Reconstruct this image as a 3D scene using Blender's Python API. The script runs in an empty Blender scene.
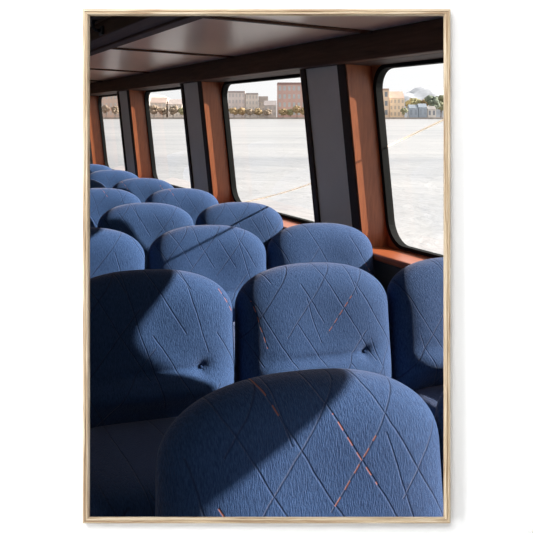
import bpy, bmesh, math, random
from mathutils import Matrix, Vector
random.seed(7)
C = bpy.context.scene.collection
PI = math.pi

# ------------------------------------------------------------------ frames
F = 800.0                    # focal length in pixels of a 533 px frame
EYE = 1.34                   # camera height above the deck
YAW, HEEL = 0.4193, 0.0376   # cabin axis against the camera, slight list to starboard
M = Matrix.Translation((0, 0, EYE)) @ Matrix.Rotation(YAW, 4, 'Z') @ Matrix.Rotation(HEEL, 4, 'Y')
# cabin coordinates: u to starboard, v towards the bow, w up (w = 0 at eye height)
UW, LEAN = 2.2, 0.147        # window wall: distance and tumblehome
FLOOR = -EYE
CEIL = 0.505

# ------------------------------------------------------------------ materials
def new_mat(name):
    m = bpy.data.materials.new(name); m.use_nodes = True
    nt = m.node_tree; nt.nodes.clear()
    out = nt.nodes.new('ShaderNodeOutputMaterial')
    b = nt.nodes.new('ShaderNodeBsdfPrincipled')
    nt.links.new(b.outputs[0], out.inputs[0])
    return m, nt, b
class N:
    def __init__(s, nt): s.nt = nt
    def node(s, t, **kw):
        n = s.nt.nodes.new(t)
        for k, v in kw.items(): setattr(n, k, v)
        return n
    def put(s, sock, v):
        if isinstance(v, bpy.types.NodeSocket): s.nt.links.new(v, sock)
        elif v is not None: sock.default_value = v
    def math(s, op, a, b=None, c=None, clamp=False):
        n = s.node('ShaderNodeMath', operation=op, use_clamp=clamp)
        s.put(n.inputs[0], a)
        if b is not None: s.put(n.inputs[1], b)
        if c is not None: s.put(n.inputs[2], c)
        return n.outputs[0]
    def mix(s, f, a, b):
        n = s.node('ShaderNodeMix', data_type='RGBA')
        s.put(n.inputs['Factor'], f); s.put(n.inputs[6], a); s.put(n.inputs[7], b)
        return n.outputs[2]
    def coord(s, kind='Object', scale=(1, 1, 1), rot=(0, 0, 0), loc=(0, 0, 0)):
        t = s.node('ShaderNodeTexCoord'); mp = s.node('ShaderNodeMapping')
        s.nt.links.new(t.outputs[kind], mp.inputs[0])
        mp.inputs['Scale'].default_value = scale; mp.inputs['Rotation'].default_value = rot; mp.inputs['Location'].default_value = loc
        return mp.outputs[0]
    def noise(s, vec, scale=5, detail=3, rough=.5, dist=0):
        n = s.node('ShaderNodeTexNoise')
        s.put(n.inputs['Vector'], vec); n.inputs['Scale'].default_value = scale
        n.inputs['Detail'].default_value = detail; n.inputs['Roughness'].default_value = rough
        n.inputs['Distortion'].default_value = dist
        return n.outputs['Fac']
    def ramp(s, f, stops):
        n = s.node('ShaderNodeValToRGB'); s.put(n.inputs[0], f)
        cr = n.color_ramp
        while len(cr.elements) < len(stops): cr.elements.new(.5)
        for e, (p, c) in zip(cr.elements, stops):
            e.position = p; e.color = (*c, 1)
        return n.outputs[0]
    def bump(s, h, strength=.3, dist=.01, normal=None):
        n = s.node('ShaderNodeBump'); s.put(n.inputs['Height'], h)
        n.inputs['Strength'].default_value = strength; n.inputs['Distance'].default_value = dist
        if normal is not None: s.put(n.inputs['Normal'], normal)
        return n.outputs[0]

def plain(name, col, rough=.6, var=.12, scale=6, metallic=0, spec=.5, bump=0):
    m, nt, b = new_mat(name); g = N(nt)
    nz = g.noise(g.coord(), scale, 4)
    lo = tuple(c*(1-var) for c in col); hi = tuple(min(1, c*(1+var)) for c in col)
    b.inputs['Base Color'].default_value = (*col, 1)
    g.put(b.inputs['Base Color'], g.ramp(nz, [(.3, lo), (.7, hi)]))
    b.inputs['Roughness'].default_value = rough; b.inputs['Metallic'].default_value = metallic
    b.inputs['Specular IOR Level'].default_value = spec
    if bump: g.put(b.inputs['Normal'], g.bump(nz, bump, .004))
    return m
def wood(name, dark, light, rough=.35, scale=(14, 1.2, 14), spec=.5, detail=5):
    m, nt, b = new_mat(name); g = N(nt)
    v = g.coord('Object', scale)
    nz = g.noise(v, 3.0, detail, .6, .6)
    g.put(b.inputs['Base Color'], g.ramp(nz, [(.3, dark), (.7, light)]))
    b.inputs['Roughness'].default_value = rough; b.inputs['Specular IOR Level'].default_value = spec
    g.put(b.inputs['Normal'], g.bump(nz, .08, .003))
    return m

def upholstery(name, quilt=True):
    m, nt, b = new_mat(name); g = N(nt)
    tc = g.node('ShaderNodeTexCoord'); oi = g.node('ShaderNodeObjectInfo')
    sep = g.node('ShaderNodeSeparateXYZ'); nt.links.new(tc.outputs['Object'], sep.inputs[0])
    x, y, z = sep.outputs
    # heathered vertical rib of the cloth
    mp = g.node('ShaderNodeMapping'); nt.links.new(tc.outputs['Object'], mp.inputs[0]); mp.inputs['Scale'].default_value = (430, 110, 85)
    rib = g.noise(mp.outputs[0], 1.0, 3, .65)
    mp2 = g.node('ShaderNodeMapping'); nt.links.new(tc.outputs['Object'], mp2.inputs[0]); mp2.inputs['Scale'].default_value = (5, 5, 5)
    soft = g.noise(mp2.outputs[0], 1.0, 3, .5)
    height = g.math('MULTIPLY', rib, .0036)
    col = g.ramp(rib, [(.3, (.010, .031, .098)), (.7, (.042, .096, .230))])
    col = g.mix(g.math('MULTIPLY', soft, .35), col, (.018, .058, .142, 1))
    if quilt:
        wob = g.math('MULTIPLY', g.math('SUBTRACT', soft, .5), .022)
        seam = None; dash = None
        for (ax, az, sp, off, sd) in ((.84, .54, .088, .31, 3.1), (-.77, .64, .118, .13, 7.7), (.95, .31, .19, .57, 12.3)):
            t = g.math('ADD', g.math('MULTIPLY', x, ax), g.math('MULTIPLY', z, az))
            t = g.math('ADD', t, wob)
            t = g.math('ADD', g.math('DIVIDE', t, sp), off)
            along = g.math('ADD', g.math('MULTIPLY', x, -az), g.math('MULTIPLY', z, ax))
            idx = g.math('FLOOR', t)
            d = g.math('ABSOLUTE', g.math('SUBTRACT', g.math('FRACT', t), .5))
            d = g.math('MULTIPLY', d, sp)                         # metres from the seam
            line = g.math('SUBTRACT', 1.0, g.math('DIVIDE', d, .0030), clamp=True)
            # seams start and stop
            wn = g.node('ShaderNodeTexWhiteNoise', noise_dimensions='2D')
            cb = g.node('ShaderNodeCombineXYZ'); g.put(cb.inputs[0], g.math('ADD', g.math('ADD', idx, sd), g.math('MULTIPLY', oi.outputs['Random'], 61.7)))
            g.put(cb.inputs[1], g.math('FLOOR', g.math('ADD', g.math('DIVIDE', along, .16), g.math('MULTIPLY', idx, .37))))
            nt.links.new(cb.outputs[0], wn.inputs['Vector'])
            keep = g.math('GREATER_THAN', wn.outputs['Value'], .42)
            line = g.math('MULTIPLY', line, keep)
            seam = line if seam is None else g.math('MAXIMUM', seam, line)
            rare = g.math('GREATER_THAN', wn.outputs['Value'], .965)
            st = g.math('GREATER_THAN', g.math('FRACT', g.math('DIVIDE', along, .034)), .45)
            dd = g.math('MULTIPLY', g.math('MULTIPLY', rare, st), g.math('LESS_THAN', d, .0016))
            dash = dd if dash is None else g.math('MAXIMUM', dash, dd)
        height = g.math('SUBTRACT', height, g.math('MULTIPLY', seam, .0028))
        col = g.mix(g.math('MULTIPLY', seam, .8), col, (.015, .035, .09, 1))
        col = g.mix(dash, col, (.28, .11, .09, 1))
    g.put(b.inputs['Base Color'], col)
    b.inputs['Roughness'].default_value = .85
    b.inputs['Specular IOR Level'].default_value = .15
    b.inputs['Sheen Weight'].default_value = .28
    b.inputs['Sheen Roughness'].default_value = .45
    b.inputs['Sheen Tint'].default_value = (.82, .78, 1, 1)
    g.put(b.inputs['Normal'], g.bump(height, .85, 1.0))
    return m

def glass_mat():
    m = bpy.data.materials.new('window glass'); m.use_nodes = True
    nt = m.node_tree; nt.nodes.clear(); g = N(nt)
    out = g.node('ShaderNodeOutputMaterial'); mx = g.node('ShaderNodeMixShader')
    tr = g.node('ShaderNodeBsdfTransparent'); gl = g.node('ShaderNodeBsdfGlossy'); geo = g.node('ShaderNodeNewGeometry'); dt = g.node('ShaderNodeVectorMath', operation='DOT_PRODUCT')
    tr.inputs[0].default_value = (.97, .98, .98, 1); gl.inputs['Roughness'].default_value = .02
    nt.links.new(geo.outputs['Normal'], dt.inputs[0]); nt.links.new(geo.outputs['Incoming'], dt.inputs[1])
    fr = g.math('POWER', g.math('SUBTRACT', 1.0, g.math('ABSOLUTE', dt.outputs['Value'])), 5.0)
    fr = g.math('ADD', g.math('MULTIPLY', fr, .6), .05)
    nt.links.new(fr, mx.inputs[0]); nt.links.new(tr.outputs[0], mx.inputs[1]); nt.links.new(gl.outputs[0], mx.inputs[2])
    nt.links.new(mx.outputs[0], out.inputs[0])
    return m
def water_mat():
    m, nt, b = new_mat('harbour water'); g = N(nt)
    v = g.coord('Object', (1, 1, 1))
    n1 = g.noise(v, .9, 5, .6, .5)
    n2 = g.noise(g.coord('Object', (.05, .16, 1)), 1, 4, .55)
    g.put(b.inputs['Base Color'], g.ramp(n2, [(.3, (.235, .245, .265)), (.7, (.39, .385, .385))]))
    b.inputs['Roughness'].default_value = .28; b.inputs['IOR'].default_value = 1.33
    g.put(b.inputs['Normal'], g.bump(n1, .5, .25))
    return m
def rope_mat():
    m, nt, b = new_mat('pale nylon rope'); g = N(nt)
    b.inputs['Base Color'].default_value = (.90, .86, .80, 1); b.inputs['Roughness'].default_value = .8
    tl = g.node('ShaderNodeBsdfTranslucent'); tl.inputs[0].default_value = (.90, .86, .80, 1)
    mx = g.node('ShaderNodeMixShader'); mx.inputs[0].default_value = .45
    out = [n for n in nt.nodes if n.type == 'OUTPUT_MATERIAL'][0]
    nt.links.new(b.outputs[0], mx.inputs[1]); nt.links.new(tl.outputs[0], mx.inputs[2]); nt.links.new(mx.outputs[0], out.inputs[0])
    tw = g.node('ShaderNodeTexWave'); tw.inputs['Scale'].default_value = 60; g.put(tw.inputs['Vector'], g.coord())
    g.put(b.inputs['Normal'], g.bump(tw.outputs['Fac'], .4, .003))
    return m
def oak_mat(name, along):       # pale frame moulding: grain runs along the member
    m, nt, b = new_mat(name); g = N(nt)
    sc = (14, 400, 520) if along == 'X' else (520, 400, 14)
    nz = g.noise(g.coord('Object', sc), 1.0, 3, .55, .8)
    g.put(b.inputs['Base Color'], g.ramp(nz, [(.36, (.34, .23, .14)), (.5, (.56, .44, .30)), (.63, (.70, .60, .46))]))
    b.inputs['Roughness'].default_value = .6; b.inputs['Specular IOR Level'].default_value = .25
    g.put(b.inputs['Normal'], g.bump(nz, .25, .0006))
    return m
def grid_front(name, base, win, sx, sz, fx=.5, fz=.55):   # rows of window openings on a far facade
    m, nt, b = new_mat(name); g = N(nt)
    tc = g.node('ShaderNodeTexCoord'); sep = g.node('ShaderNodeSeparateXYZ'); nt.links.new(tc.outputs['Object'], sep.inputs[0])
    a = g.math('LESS_THAN', g.math('FRACT', g.math('DIVIDE', sep.outputs[0], sx)), fx)
    c = g.math('LESS_THAN', g.math('FRACT', g.math('DIVIDE', sep.outputs[2], sz)), fz)
    k = g.math('MULTIPLY', g.math('MULTIPLY', a, c), .8)
    nz = g.noise(tc.outputs['Object'], .3, 2)
    bc = g.ramp(nz, [(.3, tuple(q*.9 for q in base)), (.7, base)])
    g.put(b.inputs['Base Color'], g.mix(k, bc, (*win, 1)))
    b.inputs['Roughness'].default_value = .8
    return m

MAT = dict(
    cloth=upholstery('quilted blue cloth'), cloth_pan=upholstery('blue seat cloth'),
    button=plain('dark blue button', (.02, .04, .10), .9, spec=.05),
    steel=plain('dark powder coated steel', (.03, .03, .035), .45, metallic=.3),
    grey=plain('grey wall panel', (.74, .69, .66), .5, .06, 3),
    lower=plain('dark wall panel', (.07, .065, .065), .55, .1, 3),
    mahogany=wood('varnished mahogany', (.23, .062, .020), (.36, .110, .038), .35, (22, 22, 2.2)),
    sillwood=wood('varnished mahogany sill', (.30, .075, .028), (.44, .125, .05), .32, (18, 1.6, 18)),
    darkwood=wood('dark stained wood', (.060, .030, .019), (.12, .064, .040), .6, (16, 1.0, 16), .2),
    brownwood=wood('brown ceiling wood', (.24, .145, .08), (.40, .25, .14), .6, (12, .8, 12)),
    trim=plain('black brown trim', (.05, .031, .025), .6, spec=.2),
    rubber=plain('black rubber gasket', (.008, .009, .009), .8, spec=.1),
    ceiling=plain('cream satin ceiling panel', (.80, .63, .50), .28, .05, 1.2),
    carpet=plain('dark blue carpet', (.02, .025, .045), .95, .3, 60),
    white=plain('white wall paint', (.90, .90, .90), .7, .004, 2, spec=.1),
    vestibule=plain('grey enclosure wall', (.54, .54, .54), .7, .04, 2),  # for the added enclosure on the viewer's side
    pale_floor=plain('pale deck floor', (.45, .45, .44), .6, .03, 3),
    back_panel=wood('dark bulkhead panel', (.03, .016, .011), (.06, .03, .02), .5, (10, 10, 1)),
    hullwhite=plain('white hull paint', (.75, .75, .74), .4, .03, 2),
    glass=glass_mat(), water=water_mat(),
    rope=rope_mat(),
    oakx=oak_mat('pale oak across', 'X'), oakz=oak_mat('pale oak upright', 'Z'),
)

# ------------------------------------------------------------------ helpers
def obj(name, bm, mat, parent=None, smooth=False, mw=None, bevel=0, seg=2):
    bmesh.ops.recalc_face_normals(bm, faces=bm.faces[:])
    me = bpy.data.meshes.new(name); bm.to_mesh(me); bm.free()
    if smooth:
        for p in me.polygons: p.use_smooth = True
    mats = mat if isinstance(mat, (list, tuple)) else [mat]
    for q in mats: me.materials.append(q)
    o = bpy.data.objects.new(name, me); C.objects.link(o)
    if parent: o.parent = parent
    elif mw is not None: o.matrix_world = mw
    if bevel:
        b = o.modifiers.new('bevel', 'BEVEL'); b.width = bevel; b.segments = seg; b.limit_method = 'ANGLE'
    return o
def tag(o, label, cat=None, group=None, kind=None):
    o['label'] = label
    if cat: o['category'] = cat
    if group: o['group'] = group
    if kind: o['kind'] = kind
    return o
def empty(name, mw):
    o = bpy.data.objects.new(name, None); C.objects.link(o); o.matrix_world = mw; o.empty_display_size = .1
    return o
def box(bm, x0, x1, y0, y1, z0, z1, f=None):
    vs = [bm.verts.new(f(p) if f else p) for p in
          ((x0,y0,z0),(x1,y0,z0),(x1,y1,z0),(x0,y1,z0),(x0,y0,z1),(x1,y0,z1),(x1,y1,z1),(x0,y1,z1))]
    for q in ((0,3,2,1),(4,5,6,7),(0,1,5,4),(1,2,6,5),(2,3,7,6),(3,0,4,7)): bm.faces.new([vs[i] for i in q])
def prism(bm, poly, z0, z1):
    a = [bm.verts.new((x, y, z0)) for x, y in poly]; b = [bm.verts.new((x, y, z1)) for x, y in poly]
    bm.faces.new(a[::-1]); bm.faces.new(b)
    n = len(poly)
    for i in range(n): bm.faces.new((a[i], a[(i+1) % n], b[(i+1) % n], b[i]))
def tube(bm, pts, r, n=8):
    rings = []
    for i, p in enumerate(pts):
        p = Vector(p); d = (Vector(pts[min(i+1, len(pts)-1)])-Vector(pts[max(i-1, 0)])).normalized()
        a = d.cross(Vector((0, 0, 1)))
        if a.length < 1e-3: a = d.cross(Vector((1, 0, 0)))
        a.normalize(); b = d.cross(a)
        rings.append([bm.verts.new(p+a*r*math.cos(2*PI*k/n)+b*r*math.sin(2*PI*k/n)) for k in range(n)])
    for s, t in zip(rings, rings[1:]):
        for k in range(n): bm.faces.new((s[k], s[(k+1) % n], t[(k+1) % n], t[k]))
    bm.faces.new(rings[0]); bm.faces.new(rings[-1][::-1])
def wall_uv(p):                         # (depth out through the wall, v, w) -> cabin coordinates
    d, v, w = p
    return (UW-LEAN*w+d, v, w)
def superbox(bm, x0, x1, y0, y1, z0, z1, n=5.0, k=14):
    """soft cushion: a rounded superellipsoid box"""
    cx, cy, cz = (x0+x1)/2, (y0+y1)/2, (z0+z1)/2; ax, ay, az = (x1-x0)/2, (y1-y0)/2, (z1-z0)/2
    bmesh.ops.create_cube(bm, size=2)
    bmesh.ops.subdivide_edges(bm, edges=bm.edges[:], cuts=k, use_grid_fill=True)
    for v in bm.verts:
        q = v.co
        # concentrate vertices near the rims
        q = Vector([math.sin(c*PI/2) for c in q])
        r = (abs(q.x)**n+abs(q.y)**n+abs(q.z)**n)**(1/n)
        v.co = (cx+ax*q.x/r, cy+ay*q.y/r, cz+az*q.z/r)

# ------------------------------------------------------------------ camera
cam = bpy.data.cameras.new('camera'); co = bpy.data.objects.new('camera', cam); C.objects.link(co)
co.location = (0, 0, EYE); co.rotation_euler = (PI/2, 0, 0)
cam.sensor_width = 36; cam.lens = 36*F/533; cam.shift_y = -(266.5-116.5)/533
cam.clip_start = .02; cam.clip_end = 5000
bpy.context.scene.camera = co

# ------------------------------------------------------------------ partition and picture frame
YF = .705                                  # front face of the frame
def fx(px, Y=YF): return (px-266.5)*Y/F
def fz(py, Y=YF): return EYE-(py-116.5)*Y/F
YW = .714                                  # front of the white wall
L, R_, T, B_ = 82.3, 450.8, 8.9, 524.0    # frame outer edge in the photo
l, r, t, b = 89.9, 443.5, 16.1, 516.8      # sight edge
bm = bmesh.new()
def ring(x0, x1, z0, z1, y): return [bm.verts.new(p) for p in ((x0,y,z0),(x1,y,z0),(x1,y,z1),(x0,y,z1))]
yb = YW+.03
ho = (fx(86.5, YW), fx(446.3, YW), fz(520, YW), fz(13.4, YW))
hb = (ho[0]-.03, ho[1]+.03, ho[2]-.03, ho[3]+.03)
big = (-1.6, 1.6, -.02, 2.5)
r1 = ring(*big, YW); r2 = ring(*ho, YW); r3 = ring(*hb, yb); r4 = ring(*big, yb)
for a_, b_ in ((r1, r2), (r2, r3), (r3, r4), (r4, r1)):
    for i in range(4):
        f_ = bm.faces.new((a_[i], a_[(i+1) % 4], b_[(i+1) % 4], b_[i]))
        if a_ is r3 or a_ is r2: f_.material_index = 1
wf = obj('wall_near', bm, [MAT['white'], MAT['back_panel']])
tag(wf, 'plain white wall around the pale wooden picture frame', 'wall', kind='structure')
frame = empty('picture_frame', Matrix.Translation((fx(266.3), YF, fz(266.8))))
tag(frame, 'thin pale natural wood picture frame with mitred corners on the white wall', 'picture frame')
# moulding profile: fraction across from outer to sight edge, depth behind the front face
prof = [(0, .009), (0, .0012), (.06, .0004), (.30, 0), (.36, .0010), (.42, .0010), (.48, .0002), (.66, .0002), (.72, .0012), (.80, .0016), (1.0, .0042), (1.0, .009)]
def prof_rect(fr, dep):
    Y = YF+dep
    k = fr
    return (fx(L+(l-L)*k, Y if fr > .7 else YF), fx(R_+(r-R_)*k, Y if fr > .7 else YF), fz(B_+(b-B_)*k, Y if fr > .7 else YF), fz(T+(t-T)*k, Y if fr > .7 else YF), Y)
org = Vector((fx(266.3), YF, fz(266.8)))
sides = (('bottom', 0, 1, 'oakx'), ('right', 1, 2, 'oakz'), ('top', 2, 3, 'oakx'), ('left', 3, 0, 'oakz'))
for nm, i, j, mk in sides:
    bm = bmesh.new(); cols = []
    for fr, dep in prof:
        x0, x1, z0, z1, Y = prof_rect(fr, dep)
        cn = ((x0, Y, z0), (x1, Y, z0), (x1, Y, z1), (x0, Y, z1))
        cols.append((bm.verts.new(Vector(cn[i])-org), bm.verts.new(Vector(cn[j])-org)))
    n = len(cols)
    for k in range(n):
        a_, b_ = cols[k], cols[(k+1) % n]
        bm.faces.new((a_[0], a_[1], b_[1], b_[0]))
    bm.faces.new([c[0] for c in cols]); bm.faces.new([c[1] for c in cols][::-1])
    obj('frame_rail' if mk == 'oakx' else 'frame_stile', bm, MAT[mk], frame)
for nm, bx, lb in (('wall_aft', (-1.7, 1.7, -2.3, -2.2, -.02, 2.5), 'added unseen grey wall behind the viewer, blocking sky light'),
                   ('wall_port', (-1.7, -1.6, -2.2, YW, -.02, 2.5), 'added unseen grey wall left of the white wall, blocking sky light'),
                   ('wall_starboard', (1.6, 1.7, -2.2, YW, -.02, 2.5), 'added unseen grey wall right of the white wall, blocking sky light'),
                   ('ceiling_near', (-1.7, 1.7, -2.3, yb, 2.5, 2.6), 'added unseen grey ceiling above the white wall, blocking sky light')):
    bm = bmesh.new(); box(bm, *bx)
    tag(obj(nm, bm, MAT['vestibule']), lb, 'wall' if nm[0] == 'w' else 'ceiling', kind='structure')  # unseen enclosure added to keep sky light from entering through the frame
# vestibule floor on the near side of the wall
bm = bmesh.new(); box(bm, -1.6, 1.6, -2.2, YW, -.12, -.02)
tag(obj('floor_near', bm, MAT['pale_floor']), 'pale floor in front of the white wall', 'floor', kind='structure')

# ------------------------------------------------------------------ cabin shell
cy, sy = math.cos(YAW), math.sin(YAW)
def v_at(u, Y): return (Y-u*sy)/cy         # where the near partition crosses, in cabin coordinates
YP = yb+.012
UL, VB = -2.3, 13.0
def poly(u0, u1, v1=VB): return [(u0, v_at(u0, YP)), (u1, v_at(u1, YP)), (u1, v1), (u0, v1)]
bm = bmesh.new(); prism(bm, poly(UL, UW+.35), FLOOR-.1, FLOOR)
tag(obj('floor', bm, MAT['carpet'], mw=M), 'dark carpeted cabin floor under the blue seats', 'floor', kind='structure')
bm = bmesh.new(); prism(bm, poly(.96, UW+.35), CEIL, CEIL+.1)
tag(obj('ceiling', bm, MAT['ceiling'], mw=M), 'cream satin ceiling panels above the windows', 'ceiling', kind='structure')
bm = bmesh.new(); prism(bm, poly(UL, .96), CEIL-.005, CEIL+.1)
tag(obj('ceiling_middle', bm, MAT['brownwood'], mw=M), 'brown wooden ceiling left of the dark beam', 'ceiling', kind='structure')
bm = bmesh.new(); box(bm, UL-.1, UL, 1.7, VB, FLOOR, -.3); box(bm, UL-.1, UL, 1.7, VB, .35, CEIL)
for k in range(6): box(bm, UL-.1, UL, 1.7+2.34*k-.9, min(VB, 1.7+2.34*k), -.3, .35)
tag(obj('wall_left', bm, MAT['back_panel'], mw=M), 'dark panelled wall on the far side of the cabin', 'wall', kind='structure')
bm = bmesh.new(); box(bm, UL, UW+.3, VB, VB+.1, FLOOR, CEIL)
tag(obj('wall_forward', bm, MAT['back_panel'], mw=M), 'dark panelled bulkhead at the forward end', 'wall', kind='structure')

# window wall
PER, WIN = 2.34, 1.80
A0 = 3.78                                   # forward jamb of the nearest visible window
wins = [(A0-WIN+k*PER, A0+k*PER) for k in range(-1, 4)]
WB, WT = -.635, .375
V0 = v_at(UW, YP)+.03
bm = bmesh.new()
box(bm, 0, .2, V0, VB, FLOOR, WB, wall_uv)
box(bm, 0, .2, V0, VB, WT, CEIL+.02, wall_uv)
edges = [V0]
for a_, b_ in wins: edges += [max(a_, V0), b_]
edges.append(VB)
for a_, b_ in zip(edges[0::2], edges[1::2]):
    if b_-a_ > .01: box(bm, 0, .2, a_, b_, WB, WT, wall_uv)
wr = obj('wall_right', bm, MAT['grey'], mw=M)
tag(wr, 'grey panelled side wall between the large windows', 'wall', kind='structure')
bm = bmesh.new(); box(bm, -.012, 0, V0, VB, FLOOR, WB-.045, wall_uv)
tag(obj('trim_1', bm, MAT['lower'], mw=M), 'dark lower wall panel below the window sill', 'trim', kind='structure')

def rrect(a, b_, c, d, rad, n=8):
    pts = []
    for cx, cz, s in ((b_-rad, d-rad, 0), (a+rad, d-rad, 1), (a+rad, c+rad, 2), (b_-rad, c+rad, 3)):
        for k in range(n+1):
            th = (s+k/n)*PI/2; pts.append((cx+rad*math.cos(th), cz+rad*math.sin(th)))
    return pts
def ringmesh(bm, outer, inner, d0, d1):
    n = len(outer)
    V = [[bm.verts.new(wall_uv((d, p[0], p[1]))) for p in P] for P, d in ((outer, d0), (inner, d0), (inner, d1), (outer, d1))]
    for q in range(4):
        a_, b_ = V[q], V[(q+1) % 4]
        for i in range(n): bm.faces.new((a_[i], a_[(i+1) % n], b_[(i+1) % n], b_[i]))
wl = ['window beside the front seats, mostly hidden behind the white wall', 'nearest large window at the right edge, with a beige house and rope in view',
      'second window from the right, with a red brick building in view', 'third window from the right, between two grey pillars',
      'farthest narrow window in view near the left end']
for k, (a_, b_) in enumerate(wins):
    a_ = max(a_, V0)
    w = empty('window_%d' % (k+1), M)
    tag(w, wl[k], 'window', kind='structure')
    bm = bmesh.new(); th = .012
    box(bm, -.008, .158, a_, a_+th, WB, WT, wall_uv); box(bm, -.008, .158, b_-th, b_, WB, WT, wall_uv)
    obj('jamb_lining', bm, MAT['mahogany'], w)
    bm = bmesh.new(); box(bm, -.008, .158, a_+th, b_-th, WT-th, WT, wall_uv); obj('head_lining', bm, MAT['trim'], w)
    bm = bmesh.new(); box(bm, -.055, .158, a_-.02, b_+.02, WB-.032, WB+.004, wall_uv)
    obj('sill', bm, MAT['sillwood'], w, bevel=.008)
    inn = rrect(a_+.040, b_-.040, WB+.030, WT-.030, .125)
    out = []
    for (pv, pw) in rrect(a_, b_, WB, WT, .02):
        out.append((pv, pw))
    mid = rrect(a_+.012, b_-.012, WB+.010, WT-.010, .135)
    bm = bmesh.new(); ringmesh(bm, out, mid, .15, .185); obj('casing', bm, MAT['mahogany'], w)
    bm = bmesh.new(); ringmesh(bm, mid, inn, .148, .19); obj('gasket', bm, MAT['rubber'], w)
    bm = bmesh.new()
    P = rrect(a_+.02, b_-.02, WB+.02, WT-.018, .13)
    bm.faces.new([bm.verts.new(wall_uv((.165, p[0], p[1]))) for p in P])
    obj('pane', bm, MAT['glass'], w)
# pillar edge strips
n_ = 2
for k, (a_, b_) in enumerate(wins[:-1]):
    for v0_, v1_ in ((b_, b_+.085), (wins[k+1][0]-.06, wins[k+1][0])):
        bm = bmesh.new(); box(bm, -.014, .0, v0_+.001, v1_, WB-.04, WT+.0, wall_uv)
        tag(obj('trim_%d' % n_, bm, MAT['trim'], mw=M, bevel=.004), 'dark vertical strip along the edge of a grey pillar', 'trim', 'pillar strips', 'structure'); n_ += 1
# header board and longitudinal beams
bm = bmesh.new(); box(bm, -.03, .0, V0, VB, WT-.004, CEIL, wall_uv)
tag(obj('trim_%d' % n_, bm, MAT['trim'], mw=M), 'dark header board above the windows', 'trim', kind='structure'); n_ += 1
bm = bmesh.new(); box(bm, 2.075, 2.155, v_at(2.075, YP)+.01, VB, .364, CEIL)
tag(obj('beam_right', bm, MAT['darkwood'], mw=M, bevel=.008), 'dark brown beam running above the windows', 'beam', kind='structure')
bm = bmesh.new(); box(bm, .845, 1.0, v_at(.845, YP)+.01, VB, .425, CEIL+.02); box(bm, .955, 1.018, v_at(.9, YP)+.01, VB, .415, .445)
tag(obj('beam_middle', bm, MAT['darkwood'], mw=M, bevel=.006), 'dark brown ceiling beam at the upper left', 'beam', kind='structure')
for v_ in (1.5, 3.43, 5.27, 7.45, 9.5, 11.4):
    bm = bmesh.new(); box(bm, 1.0, 2.08, v_-.02, v_+.02, CEIL-.012, CEIL+.005)
    tag(obj('trim_%d' % n_, bm, MAT['darkwood'], mw=M, bevel=.003), 'dark batten across the cream ceiling', 'trim', 'ceiling battens', 'structure'); n_ += 1
for u_ in (.72, .45):
    bm = bmesh.new(); box(bm, u_-.02, u_+.02, v_at(u_, YP)+.03, VB, CEIL-.03, CEIL)
    tag(obj('trim_%d' % n_, bm, MAT['darkwood'], mw=M, bevel=.003), 'dark batten along the brown wooden ceiling', 'trim', 'ceiling strips', 'structure'); n_ += 1
# small dark hook under the brown ceiling
hk = empty('ceiling_hook', M @ Matrix.Translation((.844, 3.9, .452)) @ Matrix.Rotation(PI/2, 4, 'Y') @ Matrix.Rotation(PI, 4, 'Z'))
tag(hk, 'small dark metal hook on the ceiling beam at the upper left', 'hook')
bm = bmesh.new(); box(bm, -.022, .022, -.03, .03, -.012, 0); obj('plate', bm, MAT['steel'], hk, bevel=.003)
bm = bmesh.new(); tube(bm, [(0, 0, -.01), (0, 0, -.035), (.012, 0, -.046), (.035, 0, -.048), (.05, 0, -.040), (.056, 0, -.022)], .008); obj('prong', bm, MAT['steel'], hk, True)

# ------------------------------------------------------------------ seats
SEAT_TOP = .864
def back_outline():
    zs, hc, a0 = .715, SEAT_TOP-.715, .298
    right = []
    for k in range(10):                                   # lower side, flaring outwards
        z = .44+(zs-.44)*k/10
        right.append((a0+.006*((zs-z)/.275)**1.6, z))
    for k in range(25):                                   # shoulder and crown
        th = PI/2*k/24
        right.append((a0*math.cos(th)**(2/2.45), zs+hc*math.sin(th)**(2/2.2)))
    bot = [(a0+.018, .42), (a0+.004, .402), (a0-.02, .39)] 
    base = [(a0-.02-(2*a0-.04)*k/12, .39) for k in range(1, 12)]
    pts = right+[(-x, z) for x, z in right[-2::-1]]
    pts += [(-x, z) for x, z in bot]
    pts += [(-x, z) for x, z in base]
    pts += bot[::-1]
    return pts
def backrest_bm():
    bm = bmesh.new(); O = back_outline(); n = len(O); zc = .64; Tm = .082; ex = 4.2
    rr = [math.sin(PI/2*k/40)**.8 for k in range(1, 41)]; rr[-1] = 1.0
    def shape(x, z, rr_, s):
        h = Tm*max(0.0, 1-rr_**ex)**(1/2.3)
        yc = .15*(z-SEAT_TOP)+.02
        y = yc+s*h
        if s < 0:
            k = max(0.0, 1-(abs(x)/.285)**4)
            e = z-(.560+.010*x)                                     # crease of the lumbar roll
            roll = .036*math.exp(-((e+.055)/.042)**2)
            crease = -.010*math.exp(-(e/.010)**2)
            d = math.hypot((x-.165)/.022, (z-.563)/.018)
            tuft = -.013*math.exp(-d*d)-.010*math.exp(-(d/2.6)**2)
            y -= k*(roll+crease*max(0, 1-max(0, (x-.17)/.05))+tuft)
            y += .012*math.exp(-((x/.13)**2+((z-.68)/.11)**2))       # slight hollow of use
        return (x, y, z)
    prev = {}
    for s in (-1, 1):
        c = bm.verts.new(shape(0, zc, 0, s)); last = None
        for q, rk in enumerate(rr):
            if q == len(rr)-1 and s == 1: loop = prev['rim']
            else: loop = [bm.verts.new(shape(x*rk, zc+(z-zc)*rk, rk, s)) for x, z in O]
            if q == len(rr)-1: prev['rim'] = loop
            for i in range(n):
                j = (i+1) % n
                if last is None: bm.faces.new((c, loop[i], loop[j]))
                else: bm.faces.new((last[i], loop[i], loop[j], last[j]))
            last = loop
    return bm
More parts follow.
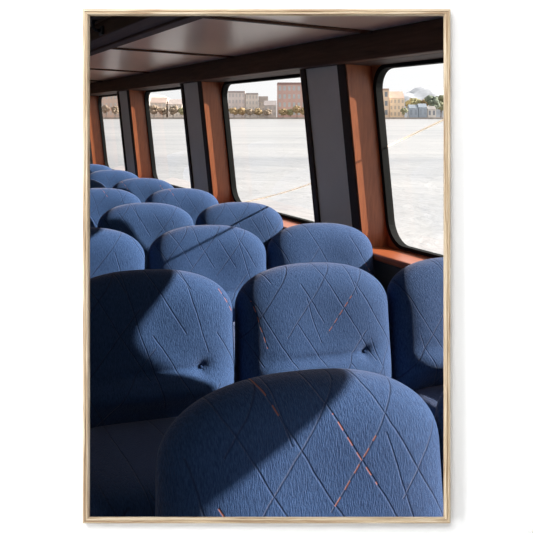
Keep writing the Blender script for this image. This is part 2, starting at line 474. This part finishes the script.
def make_seat():
    root = empty('passenger_seat', Matrix.Identity(4))
    obj('backrest', backrest_bm(), MAT['cloth'], root, True)
    bm = bmesh.new(); superbox(bm, -.298, .298, -.60, -.045, .26, .425, 4.5, 16); obj('seat_cushion', bm, MAT['cloth_pan'], root, True)
    bm = bmesh.new(); bmesh.ops.create_uvsphere(bm, u_segments=12, v_segments=8, radius=.006, matrix=Matrix.Translation((.165, -.087, .562)) @ Matrix.Diagonal((1, .6, 1, 1)))
    obj('tuft_button', bm, MAT['button'], root, True)
    bm = bmesh.new(); box(bm, -.26, .26, -.55, -.05, .235, .28); obj('seat_frame', bm, MAT['steel'], root, bevel=.01)
    for sx in (-.22, .22):
        bm = bmesh.new(); box(bm, sx-.02, sx+.02, -.46, -.12, .03, .25, lambda p: (p[0], p[1]*(1 if p[2] > .1 else .9), p[2])); box(bm, sx-.03, sx+.03, -.52, -.05, 0, .03)
        obj('leg', bm, MAT['steel'], root, bevel=.006)
    return root
proto = make_seat()
def copy_tree(o, parent=None):
    c = o.copy(); C.objects.link(c)
    if parent: c.parent = parent; c.matrix_parent_inverse = Matrix.Identity(4)
    for ch in list(o.children): copy_tree(ch, c)
    return c
U = {'A': .725, 'B': 1.338, 'C': 1.951}
V2, P_ = 2.537, 1.1
seats = [
 ('A', 1, 'nearest blue quilted seat at the bottom, its upper left in shadow'),
 ('B', 1, 'blue quilted seat at the lower right corner, only its left side showing'),
 ('A', 2, 'blue quilted seat at the left behind the nearest one, half in diagonal shadow'),
 ('B', 2, 'fully lit blue quilted seat right behind the nearest one, central in the picture'),
 ('C', 2, 'blue quilted seat cut by the right edge of the wooden frame, below the sill'),
 ('A', 3, 'blue quilted seat at the left edge directly behind the half shadowed one'),
 ('B', 3, 'blue seat with a thin slanting rope shadow, behind the central gap of the second row'),
 ('C', 3, 'pale lit blue seat below the nearest grey pillar, beside the red brown sill'),
 ('A', 4, 'blue seat in the fourth row, just a sliver at the left edge'),
 ('B', 4, 'blue seat in the fourth row, left of the window seat with a rope shadow'),
 ('C', 4, 'pale blue window seat in the fourth row with a short slanting rope shadow'),
 ('A', 5, 'blue seat in the fifth row, hidden past the left edge of the frame'),
 ('B', 5, 'blue seat in the fifth row touching the left edge of the frame'),
 ('C', 5, 'pale blue window seat in the fifth row below the third window'),
 ('B', 6, 'blue seat in the sixth row, only its right shoulder at the left edge'),
 ('C', 6, 'small pale blue window seat in the sixth row below the second grey pillar'),
 ('B', 7, 'small blue seat in the seventh row, only a shoulder at the left edge'),
 ('C', 7, 'small window seat in the seventh row, in front of the last visible seat'),
 ('C', 8, 'farthest small pale seat at the left edge under the last window'),
]
DV = {1: -.05, 7: .1, 8: .1}
for i, (c, rw, lab) in enumerate(seats):
    if (c, rw) in (('A', 5),): continue
    o = proto if i == 0 else copy_tree(proto)
    o.matrix_world = M @ Matrix.Translation((U[c]+(-.03 if rw > 4 else .0 if rw == 1 else 0), V2+(rw-2)*P_+DV.get(rw, 0), FLOOR))
    tag(o, lab, 'seat', 'blue passenger seats in rows')

# ------------------------------------------------------------------ outside: rope, water, shore
pts = [(0.4, 1.0), (1.4, .68), (2.4, .37), (3.383, .076), (3.93, -.087), (4.35, -.222), (4.88, -.372), (5.5, -.508), (6.26, -.648), (7.4, -.84), (9.0, -1.04), (12.0, -1.25)]
def catmull(P, m=8):
    out = []
    for i in range(len(P)-1):
        p0, p1, p2, p3 = P[max(i-1, 0)], P[i], P[i+1], P[min(i+2, len(P)-1)]
        for k in range(m):
            t_ = k/m
            out.append(tuple(.5*(2*b1+(c1-a1)*t_+(2*a1-5*b1+4*c1-d1)*t_*t_+(3*b1-a1-3*c1+d1)*t_**3) for a1, b1, c1, d1 in zip(p0, p1, p2, p3)))
    return out+[P[-1]]
bm = bmesh.new(); tube(bm, [(2.50, a_, b_) for a_, b_ in catmull(pts)], .0055, 8)
tag(obj('mooring_rope', bm, MAT['rope'], mw=M, smooth=True), 'thin pale rope slanting down outside the windows', 'rope')

SEA = -.55
bm = bmesh.new(); box(bm, -900, 1500, -300, 2500, SEA-.2, SEA)
tag(obj('water', bm, MAT['water']), 'bright rippled harbour water outside the windows', 'water', kind='stuff')

DS = 620.0
HZ = EYE-SEA
def sx(px, D=DS): return (px-266.5)*D/F
def szz(py, D=DS): return EYE-(py-116.5)*D/F
bm = bmesh.new(); box(bm, -400, 500, DS-18, DS+200, SEA-1, SEA+1.2)
tag(obj('quay', bm, plain('dark stone quay', (.34, .30, .27), .9, .2, .2)), 'low dark stone quay along the far shore', 'quay', kind='structure')
# hills behind the shore
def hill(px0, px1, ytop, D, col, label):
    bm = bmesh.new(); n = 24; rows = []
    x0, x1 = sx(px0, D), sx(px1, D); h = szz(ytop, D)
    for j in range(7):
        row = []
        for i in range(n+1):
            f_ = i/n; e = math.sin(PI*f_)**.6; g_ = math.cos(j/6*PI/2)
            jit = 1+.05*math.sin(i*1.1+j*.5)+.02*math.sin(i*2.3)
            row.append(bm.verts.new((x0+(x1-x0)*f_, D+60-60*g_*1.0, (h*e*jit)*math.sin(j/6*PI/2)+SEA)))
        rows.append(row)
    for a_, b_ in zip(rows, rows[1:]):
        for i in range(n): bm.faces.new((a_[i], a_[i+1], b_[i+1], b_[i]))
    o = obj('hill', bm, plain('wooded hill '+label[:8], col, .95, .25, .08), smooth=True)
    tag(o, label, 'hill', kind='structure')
hill(380, 500, 85, 900, (.46, .48, .52), 'hazy grey hill behind the trees in the nearest window')  # distance haze is put into this hill's pale grey colour
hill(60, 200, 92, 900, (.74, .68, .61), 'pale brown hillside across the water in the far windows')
# buildings
def building(px0, px1, ytop, D, depth, base, win, roofc, label, roof='flat', nwin=0, rows=2, fac=None):
    x0, x1 = sx(px0, D), sx(px1, D); z1 = szz(ytop, D); w_ = x1-x0
    e = empty('waterfront_building', Matrix.Translation(((x0+x1)/2, D, SEA+1.2)))
    tag(e, label, 'building', 'buildings on the far shore')
    H = z1-SEA-1.2
    rh = H*.28 if roof == 'gable' else H*.06
    bm = bmesh.new(); box(bm, -w_/2, w_/2, 0, depth, 0, H-rh); obj('walls', bm, plain('facade '+label[:20], base, .85, .08, .15), e)
    bm = bmesh.new()
    if roof == 'gable':
        p = [(-w_/2-.05, -.4, H-rh), (w_/2+.05, -.4, H-rh), (w_/2+.05, depth+.4, H-rh), (-w_/2-.05, depth+.4, H-rh), (-w_/2-.05, depth/2, H), (w_/2+.05, depth/2, H)]
        v = [bm.verts.new(q) for q in p]
        for q in ((0,1,5,4),(2,3,4,5),(0,4,3),(1,2,5),(0,3,2,1)): bm.faces.new([v[i] for i in q])
    else: box(bm, -w_/2-.05, w_/2+.05, -.4, depth+.4, H-rh, H)
    obj('roof', bm, plain('roof '+label[:20], roofc, .85, .1, .2), e)
    if nwin:
        wm = plain('panes '+label[:20], win, .3, .1, .5)
        for rr_ in range(rows):
            for k in range(nwin):
                cx = -w_/2+w_*(k+.5)/nwin; cz = (H-rh)*(rr_+.55)/rows
                bm = bmesh.new(); box(bm, cx-w_/nwin*.24, cx+w_/nwin*.24, -.12, .1, cz-(H-rh)/rows*.27, cz+(H-rh)/rows*.27)
                obj('window', bm, wm, e)
G = (.22, .24, .26)
building(372, 389, 88.5, DS+3, 16, (.74, .58, .44), G, (.42, .30, .24), 'beige house end wall at the left of the nearest window', nwin=3, rows=3)
building(389.5, 404.5, 91, DS+6, 18, (.86, .70, .52), (.55, .46, .38), (.45, .33, .27), 'tan house beside the trees in the nearest window', 'gable', 4, 3)
building(409, 418, 104.5, DS-2, 8, (.36, .42, .50), (.26, .30, .36), (.24, .28, .33), 'small blue grey boathouse below the yellow trees', 'gable', 2, 1)
building(418.6, 427, 103.5, DS-2, 8, (.34, .40, .47), (.26, .30, .36), (.26, .30, .36), 'blue grey boathouse, middle of the three sheds', 'gable', 2, 1)
building(427.6, 436, 106, DS-2, 8, (.62, .60, .58), (.2, .22, .26), (.30, .28, .27), 'white boathouse to the right of the blue grey sheds', 'gable', 2, 1)
building(228, 245, 91, DS+12, 20, (.72, .64, .61), (.54, .50, .50), (.40, .34, .33), 'pale grey pink apartment block at the left of the second window', nwin=5, rows=4)
building(245.5, 258, 93, DS+10, 20, (.78, .69, .63), (.56, .52, .50), (.40, .36, .34), 'pale beige apartment block beside the grey pink one', nwin=4, rows=4)
building(258.5, 268, 96, DS+14, 18, (.82, .73, .65), (.60, .55, .51), (.44, .38, .34), 'low cream building in the middle of the second window', 'gable', 3, 3)
building(264, 276.5, 100.5, DS-3, 10, (.54, .48, .46), (.40, .38, .38), (.30, .27, .27), 'brown grey gabled house left of the brick building', 'gable', 3, 2)
building(277.5, 306, 82.5, DS+8, 24, (.54, .37, .33), (.42, .46, .48), (.28, .18, .16), 'tall red brick building with grey windows in the second window', nwin=6, rows=4)
building(150, 166, 97, DS+8, 16, (.76, .66, .58), (.58, .53, .5), (.44, .34, .3), 'pale tan building at the left of the third window', 'gable', 4, 3)
building(168, 182, 99, DS+8, 16, (.82, .74, .67), (.58, .53, .5), (.42, .36, .34), 'cream building at the right of the third window', 'gable', 4, 3)
building(100, 122, 92, DS+8, 16, (.66, .50, .42), (.54, .5, .48), (.34, .24, .2), 'red brown building in the farthest window', nwin=5, rows=3)
# trees
def crown_bm(w_, h, seed):
    rnd = random.Random(seed); bm = bmesh.new()
    for k in range(26):
        a_ = rnd.uniform(0, 2*PI); e_ = rnd.uniform(-1, 1); q = .34*w_*math.sqrt(1-e_*e_)*rnd.uniform(.6, 1)
        s = rnd.uniform(.11, .19)*w_
        z = h*(.60+.24*e_)
        c0 = Vector((q*math.cos(a_), q*math.sin(a_)*.6, z))
        res = bmesh.ops.create_icosphere(bm, subdivisions=2, radius=1, matrix=Matrix.Translation(c0) @ Matrix.Diagonal((s, s*.9, s*.8, 1)))
        for v in res['verts']: v.co = c0+(v.co-c0)*rnd.uniform(.72, 1.22)
    return bm
bark = plain('tree bark', (.10, .075, .055), .9)
TM = {'yellow': plain('yellow autumn leaves', (.30, .22, .12), .9, .22, .9), 'green': plain('olive green leaves', (.20, .21, .13), .9, .22, .9),
      'dark': plain('dark green leaves', (.13, .155, .115), .9, .22, .9), 'lime': plain('yellow green leaves', (.26, .24, .13), .9, .22, .9),
      'bare': plain('pale russet leaves', (.27, .21, .155), .9, .2, .9)}
def tree(px, wpx, ytop, D, kind, label):
    z1 = szz(ytop, D); w_ = 1.45*wpx*D/F; h = .93*(z1-SEA-1.2)
    e = empty('shore_tree', Matrix.Translation((sx(px, D), D, SEA+1.2)))
    tag(e, label, 'tree', 'trees along the far shore')
    obj('crown', crown_bm(w_, h, int(px*7)), TM[kind], e, True)
    bm = bmesh.new(); tube(bm, [(0, 0, 0), (.1, 0, h*.25), (0, 0, h*.6)], max(.25, w_*.035), 7); obj('trunk', bm, bark, e, True)
for a_ in ((409, 8, 97, DS+20, 'lime', 'yellow green tree against the right side of the tan house'),
           (414, 13, 94.5, DS+18, 'lime', 'wide yellow green tree above the first blue grey shed'),
           (423, 10, 96, DS+26, 'yellow', 'yellow tree between the green ones above the middle shed'),
           (431, 14, 92.5, DS+16, 'dark', 'tall dark green tree above the white boathouse'),
           (441, 14, 91.5, DS+28, 'green', 'olive green tree at the right edge of the frame'),
           (404, 6, 106, DS-9, 'green', 'small green bush at the foot of the tan house'),
           (234, 8, 106, DS-9, 'yellow', 'small yellow tree at the left end of the second window'),
           (242, 8, 106.5, DS-9, 'yellow', 'small yellow tree below the grey pink block'),
           (250, 8, 107, DS-9, 'bare', 'low russet tree below the pale beige block'),
           (258, 8, 107, DS-9, 'yellow', 'small yellow tree in front of the cream building'),
           (267, 7, 108, DS-9, 'bare', 'low russet tree in front of the gabled house'),
           (283, 8, 107.5, DS-9, 'yellow', 'small yellow tree below the left part of the brick building'),
           (290, 7, 108, DS-9, 'lime', 'low yellow green tree below the middle of the brick building'),
           (297, 8, 103.5, DS-9, 'yellow', 'bright yellow tree at the right end of the brick building'),
           (303, 6, 106, DS-9, 'yellow', 'yellow tree at the right end of the second window'),
           (154, 9, 103, DS-9, 'bare', 'russet tree at the left of the third window'),
           (163, 8, 106, DS-9, 'bare', 'low russet tree in the middle of the third window'),
           (173, 9, 104, DS-9, 'bare', 'russet tree in front of the cream building'),
           (182, 7, 106, DS-9, 'lime', 'yellow green tree at the right of the third window'),
           (106, 7, 103, DS-9, 'bare', 'russet tree at the left of the farthest window'),
           (115, 7, 104, DS-9, 'bare', 'russet tree at the right of the farthest window')):
    tree(*a_)

# ------------------------------------------------------------------ light
sc = bpy.context.scene
w = bpy.data.worlds.new('sky'); sc.world = w; w.use_nodes = True
nt = w.node_tree; nt.nodes.clear(); g = N(nt)
out = g.node('ShaderNodeOutputWorld'); bg = g.node('ShaderNodeBackground')
cl = g.noise(g.coord('Generated', (1.5, 1.5, 5)), 2.2, 5, .55)
g.put(bg.inputs['Color'], g.ramp(cl, [(.3, (.95, .955, .97)), (.65, (1, .985, .97))]))
bg.inputs['Strength'].default_value = 1.12
nt.links.new(bg.outputs[0], out.inputs[0])
sun = bpy.data.lights.new('sun', 'SUN'); so = bpy.data.objects.new('sun', sun); C.objects.link(so)
sun.energy = 14; sun.angle = math.radians(.6); sun.color = (1, .93, .84)
trav = (M.to_3x3() @ Vector((-1, .26, -.545))).normalized()
so.rotation_euler = trav.to_track_quat('-Z', 'Y').to_euler(); so.location = (8, 2, 6)
fill_top = bpy.data.lights.new('added_top_fill', 'AREA'); lo = bpy.data.objects.new('added_top_fill', fill_top); C.objects.link(lo)
fill_top.shape = 'DISK'; fill_top.size = 1.2; fill_top.energy = 50; fill_top.color = (1, 1, 1)  # added unseen light from above that brings the wall up to white
lo.location = (-.35, -.35, 2.44)
lo.rotation_euler = (Vector((0, .71, 1.15))-lo.location).to_track_quat('-Z', 'Y').to_euler()

fill_side = bpy.data.lights.new('added_side_fill', 'AREA'); l2 = bpy.data.objects.new('added_side_fill', fill_side); C.objects.link(l2)
fill_side.shape = 'RECTANGLE'; fill_side.size = .5; fill_side.size_y = 1.4; fill_side.energy = 33  # second added light, from the left, evens out the white wall
l2.location = (-1.56, -.15, 1.05)
l2.rotation_euler = (Vector((.3, .71, 1.0))-l2.location).to_track_quat('-Z', 'Y').to_euler()
vs = sc.view_settings
vs.view_transform = 'Standard'; vs.look = 'None'; vs.gamma = 1; vs.use_curve_mapping = False; vs.exposure = 0
